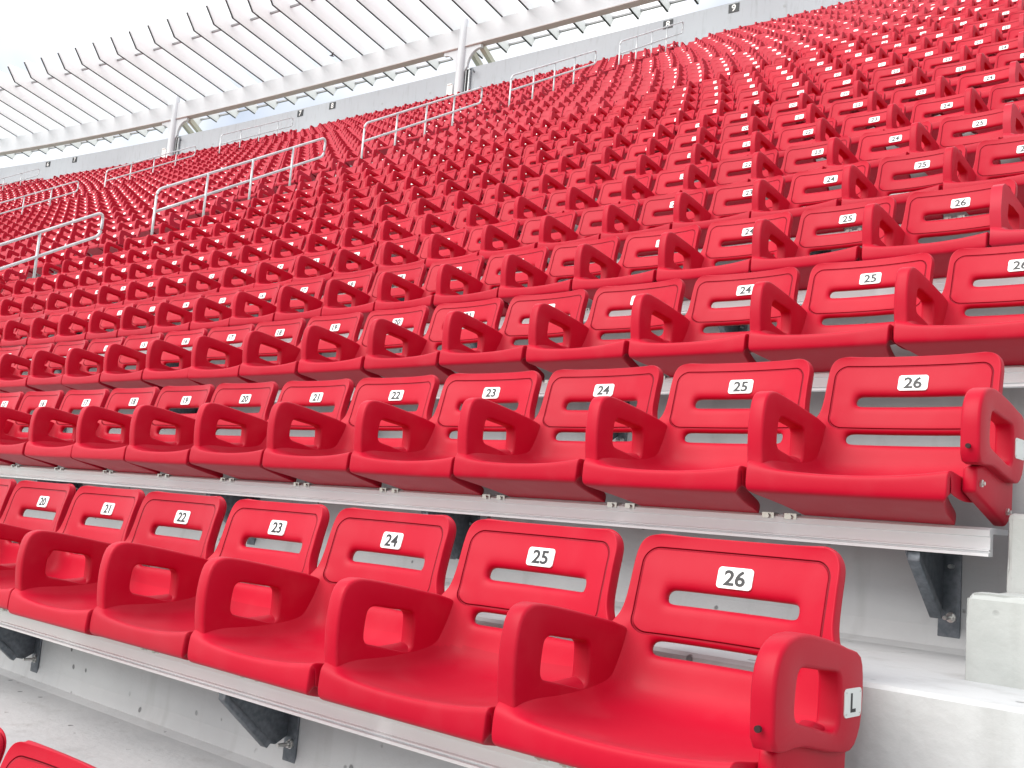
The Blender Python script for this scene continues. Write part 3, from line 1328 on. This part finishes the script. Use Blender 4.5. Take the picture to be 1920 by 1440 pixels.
for ct in COLS:
    x, y, _, f = pos(ct, BD)
    M = Matrix.Translation((x, y, 0)) @ Matrix.Rotation(f, 4, 'Z')
    mb = MB()
    mb.tube([M @ Vector((0, -.10, 14.3)), M @ Vector((0, -.10, 16.2)), M @ Vector((0, -.10, 18.06)), M @ Vector((0, -.10, 18.11))], [.175, .165, .15, .11], 24)
    col = cpart(mb, 'column', [M_BEAM], ang=R(40))
    mb = MB()
    n = 9
    for sgn in (-1, 1):
        poly = [(sgn * .10, 16.985), (sgn * .88, 16.985), (sgn * .88, 16.84)]
        for k in range(n + 1):
            a = k / n * math.pi / 2
            poly.append((sgn * (.82 - .54 * math.sin(a)), 16.22 + .62 * math.cos(a)))
        poly.append((sgn * .12, 16.0))
        if sgn > 0:
            poly = poly[::-1]
        mb.prism(poly, lambda a, b: (a, -.09, b), (0, .12, 0), 0, M)
    cpart(mb, 'haunch', [M_BEAM], parent=col)
    mb = MB()
    for sgn in (-1, 1):
        for k in range(7):
            for dy in (-.09, .09):
                q = M @ Vector((sgn * (.30 + k * .085), dy * .8, 16.985))
                mb.tube([q - Vector((0, 0, .03)), q], .02, 6)
        mb.box(sgn * .58 - .34, sgn * .58 + .34, -.13, .13, 16.972, 16.992, 0, M)
    cpart(mb, 'bolt_plate', [mat('primer_bolts', (.55, .42, .40), .6)], parent=col)
    # rear strut going back and down behind the wall
    mb = MB()
    for dx in (.05, .62):
        p0 = M @ Vector((dx + .1, .2, 16.98))
        p1 = M @ Vector((dx + .1, 3.6, 15.0))
        dirv = (p1 - p0)
        side = (M.to_3x3() @ Vector((1, 0, 0)))
        upv = dirv.cross(side).normalized()
        b = len(mb.v)
        for p_ in (p0, p1):
            for sx, su in ((-.09, -.10), (.09, -.10), (.09, .10), (-.09, .10)):
                mb.v.append(tuple(p_ + side * sx + upv * su))
        for i in range(4):
            k = (i + 1) % 4
            mb.f.append([b + i, b + k, b + 4 + k, b + 4 + i])
            mb.m.append(0)
        mb.f += [[b, b + 1, b + 2, b + 3], [b + 7, b + 6, b + 5, b + 4]]
        mb.m += [0, 0]
    cpart(mb, 'rear_strut', [M_CREAM])
    # recess frame beside the column and white service box
    if -54 < ct < -10:
        r = empty('service_box', tuple(M @ Vector((-.38, -.08, 14.98))), f)
        mb = MB()
        mb.box(-.13, .13, -.10, .12, -.4, .62)
        mb.box(-.10, .10, -.13, .1, .62, .66)
        new_obj('cabinet', mb.mesh('cabinet', [M_FIN]), r)
        tag(r, 'small white service cabinet at the foot of the %s canopy column' % ({-24.1: 'right', -39.85: 'left'}[ct]), 'cabinet', 'service cabinets by the columns')
        r = empty('drain_pipe', tuple(M @ Vector((.30, -.02, 14.9))), f)
        mb = MB()
        mb.box(-.055, .055, -.005, .05, -.3, 1.22)
        new_obj('slot', mb.mesh('slot', [M_DARK]), r)
        mb = MB()
        mb.box(-.085, -.055, -.02, .05, -.3, 1.25)
        mb.box(.055, .10, -.02, .05, -.3, 1.25)
        mb.box(-.085, .10, -.02, .05, 1.22, 1.26)
        new_obj('frame', mb.mesh('frame', [M_RAIL]), r)
        mb = MB()
        mb.tube([(.14, -.05, 1.18), (.30, -.12, 1.16), (.44, -.14, .98)], .03, 8)
        new_obj('pipe', mb.mesh('pipe', [M_GALV], True), r)
        tag(r, 'dark slot with frame and bent pipe right of the %s canopy column' % ({-24.1: 'right', -39.85: 'left'}[ct]), 'drain', 'drains by the columns')

# fins: tall thin white blades
PURL2 = (27.12, 17.79, .035)
tf = [-39.28 + 1.125 * k for k in range(-20, 30)]
FIN = [(21.02, 19.07), (21.46, 18.49), (25.3, 17.775), (27.03, 17.45), (27.25, 17.86), (25.3, 18.42), (22.0, 19.22), (21.10, 19.20)]
for t in tf:
    x, y, _, f = pos(t, 25.3)
    M = Matrix.Translation((x, y, 0)) @ Matrix.Rotation(f, 4, 'Z')
    mb = MB()
    mb.prism([(a - 25.3, b) for a, b in FIN], lambda a, b: (-.02, a, b), (.04, 0, 0), 0, M)
    mb.prism([(21.03 - 25.3, 19.066), (21.47 - 25.3, 18.486), (0, 17.771), (1.73, 17.446), (1.73, 17.43), (0, 17.757), (21.455 - 25.3, 18.471), (21.01 - 25.3, 19.058)],
             lambda a, b: (-.035, a, b), (.07, 0, 0), 1, M)
    cpart(mb, 'sunshade_fin', [M_MEMB, M_FINEDGE])
for (Dp, zp, hh) in ((22.3, 18.78, .035), PURL2):
    mb = MB()
    ts = np.arange(tf[0] - .2 if False else -61.5, tf[-1] + .3, 1.0)
    n = 4
    for t in ts:
        for (dd_, dz) in ((-hh, -hh), (-hh, hh), (hh, hh), (hh, -hh)):
            x, y, _, f = pos(t, Dp + dd_)
            mb.v.append((x, y, zp + dz))
    for q in range(len(ts) - 1):
        for i in range(n):
            k = (i + 1) % n
            mb.f.append([q * n + i, q * n + k, (q + 1) * n + k, (q + 1) * n + i])
            mb.m.append(0)
    cpart(mb, 'purlin', [M_PURL])
tag(canopy, 'white canopy of angled sunshade fins on a box beam with flared columns', 'canopy')
# a small dark bird in the air in front of the canopy
dr = MR @ np.array([(622 - 960) / FPX, -(105 - 720) / FPX, -1.0])
bp_ = CAM + dr * 21
mb = MB()
mb.tube([(-.11, 0, 0), (-.07, 0, .005), (0, 0, .01), (.06, 0, .012), (.09, 0, .02), (.115, 0, .018)], [.004, .022, .034, .026, .020, .004], 8)
for sg in (-1, 1):
    mb.prism([(.03, 0), (.045, .10), (.01, .20), (-.03, .10), (-.03, 0)], lambda a, b, sg=sg: (a, sg * b, .015 + .5 * b), (0, 0, .006))
me = mb.mesh('bird', [mat('dark_feathers', (.05, .045, .04), .8)], True)
o = new_obj('bird', me, None, tuple(bp_), (0, 0, R(70)))
o.scale = (.45, .45, .45)
tag(o, 'tiny dark bird in the air before the white canopy', 'bird')
print('seats vis', len(vis), 'near', len(NEAR), 'far', len(far), 'far faces', len(F))
